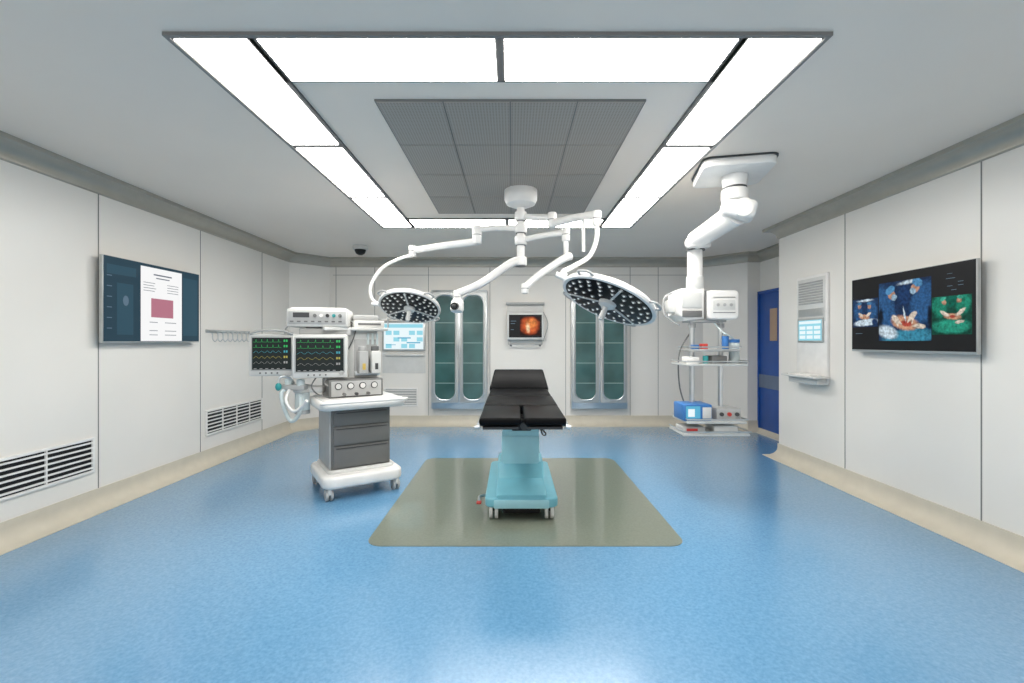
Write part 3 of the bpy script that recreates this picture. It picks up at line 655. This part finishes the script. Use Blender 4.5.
E_g=emit('trace_green',(0.03,0.50,0.12));E_y=emit('trace_yellow',(0.45,0.40,0.08));E_c=emit('trace_cyan',(0.06,0.36,0.45));E_w=emit('trace_white',(0.35,0.35,0.35))
E_mon=emit('monitor_dark',(0.006,0.012,0.012))
def monitor(nm,loc,rz,w,h,seed):
    q=root(nm,loc,rz,parent=am);random.seed(seed)
    box(q,'case',(0,0,0),(w,0.07,h),M_off,0.018)
    box(q,'bezel',(0,-0.033,0.012),(w-0.045,0.006,h-0.07),M_lg,0.002)
    flat(q,'screen',[rc(-w/2+0.035,-h/2+0.06,w/2-0.035,h/2-0.035)],E_mon,-0.0375)
    x0,x1=-w/2+0.045,w/2-0.12;top=h/2-0.065
    for k,(mm,kind) in enumerate(((E_g,0),(E_g,0),(E_c,1),(E_y,1),(E_w,1))):
        z=top-k*(h-0.14)/5;pts=[];N=60
        for i in range(N+1):
            u=i/N*5;f=u%1
            if kind==0:v=0.026 if 0.45<f<0.52 else(-0.01 if 0.52<=f<0.58 else 0)
            else:v=0.018*math.sin(f*math.pi)**2
            pts.append((x0+(x1-x0)*i/N,z-0.01+v))
        flat(q,'trace_%d'%k,ribbon(pts,0.0020),mm,-0.0385)
        flat(q,'number_%d'%k,[rc(x1+0.02,z-0.008,x1+0.034,z+0.012),rc(x1+0.04,z-0.008,x1+0.054,z+0.012)],mm,-0.0385)
    flat(q,'status_row',[rc(-w/2+0.05+0.05*i,-h/2+0.066,-w/2+0.075+0.05*i,-h/2+0.072) for i in range(int((w-0.1)/0.05))],E_w,-0.0385)
    for i in range(4):cyl(q,'key_%d'%i,(-0.1+0.05*i,-0.042,-h/2+0.028),(-0.1+0.05*i,-0.034,-h/2+0.028),0.008,M_mg,seg=12)
    return q
monitor('left_monitor',(-0.71,-0.17,1.285),R(8),0.41,0.39,1)
monitor('main_monitor',(-0.25,-0.21,1.275),R(14),0.48,0.40,2)
tube(am,'monitor_arm_l',[(-0.71,-0.12,1.30),(-0.62,0.02,1.34),(-0.35,0.10,1.38),(-0.15,0.12,1.38)],0.022,M_lg)
tube(am,'monitor_arm_m',[(-0.26,-0.16,1.28),(-0.24,-0.04,1.28),(-0.15,0.08,1.28)],0.03,M_lg)
cyl(am,'encoder_knob',(-0.06,-0.215,1.12),(-0.06,-0.17,1.12),0.020,M_lg)
tube(am,'monitor_handle',[(-0.89,-0.23,1.48),(-0.79,-0.24,1.51),(-0.61,-0.22,1.51),(-0.52,-0.18,1.48)],0.010,M_lg)
cyl(am,'absorber_canister',(-0.46,-0.12,0.76),(-0.46,-0.12,0.93),0.065,M_hose,bev=0.01)
cyl(am,'absorber_head',(-0.46,-0.12,0.93),(-0.46,-0.12,1.00),0.08,M_off,bev=0.012)
cyl(am,'absorber_base',(-0.46,-0.12,0.73),(-0.46,-0.12,0.765),0.068,M_lg)
box(am,'absorber_bracket',(-0.36,-0.10,0.96),(0.20,0.10,0.06),M_off,0.015)
cyl(am,'valve_1',(-0.56,-0.18,1.0),(-0.56,-0.18,1.06),0.035,M_hose,bev=0.006)
cyl(am,'valve_2',(-0.44,-0.20,1.0),(-0.44,-0.20,1.06),0.035,M_hose,bev=0.006)
box(am,'circuit_block',(-0.50,-0.18,0.985),(0.22,0.11,0.05),M_lg,0.012)
tube(am,'breathing_hose_1',[(-0.56,-0.20,0.98),(-0.60,-0.24,0.93),(-0.56,-0.25,0.78),(-0.50,-0.25,0.68),(-0.43,-0.25,0.75),(-0.43,-0.22,0.90)],0.018,M_hose)
tube(am,'breathing_hose_2',[(-0.52,-0.25,0.97),(-0.53,-0.29,0.87),(-0.46,-0.30,0.78),(-0.38,-0.31,0.82),(-0.32,-0.34,0.88)],0.014,M_white)
tube(am,'bag_arm',[(-0.52,-0.16,1.02),(-0.56,-0.20,1.08),(-0.61,-0.24,1.08),(-0.62,-0.25,1.02)],0.012,M_steel)
sph(am,'breathing_bag',(-0.62,-0.25,0.995),0.034,M_teal,(0.8,0.8,1.1))
tube(am,'sensor_cable_1',[(-0.30,-0.16,1.09),(-0.33,-0.22,1.00),(-0.26,-0.26,0.93),(-0.16,-0.26,0.90)],0.006,M_mg)
tube(am,'sensor_cable_2',[(-0.20,-0.14,1.09),(-0.22,-0.20,1.03),(-0.14,-0.24,0.98),(-0.10,-0.2,0.90)],0.005,M_lg)

# ---------------------------------------------------------------- world, camera
w=bpy.data.worlds.new('room_world');sc.world=w;w.use_nodes=True
w.node_tree.nodes['Background'].inputs[0].default_value=(1.0,0.98,0.95,1);w.node_tree.nodes['Background'].inputs[1].default_value=1.15
cam=bpy.data.cameras.new('camera');co=bpy.data.objects.new('camera',cam);col.objects.link(co)
co.location=(0,0,1.41);co.rotation_euler=(R(90),0,0);cam.lens=16.0;cam.sensor_width=36;cam.clip_start=0.05
sc.camera=co
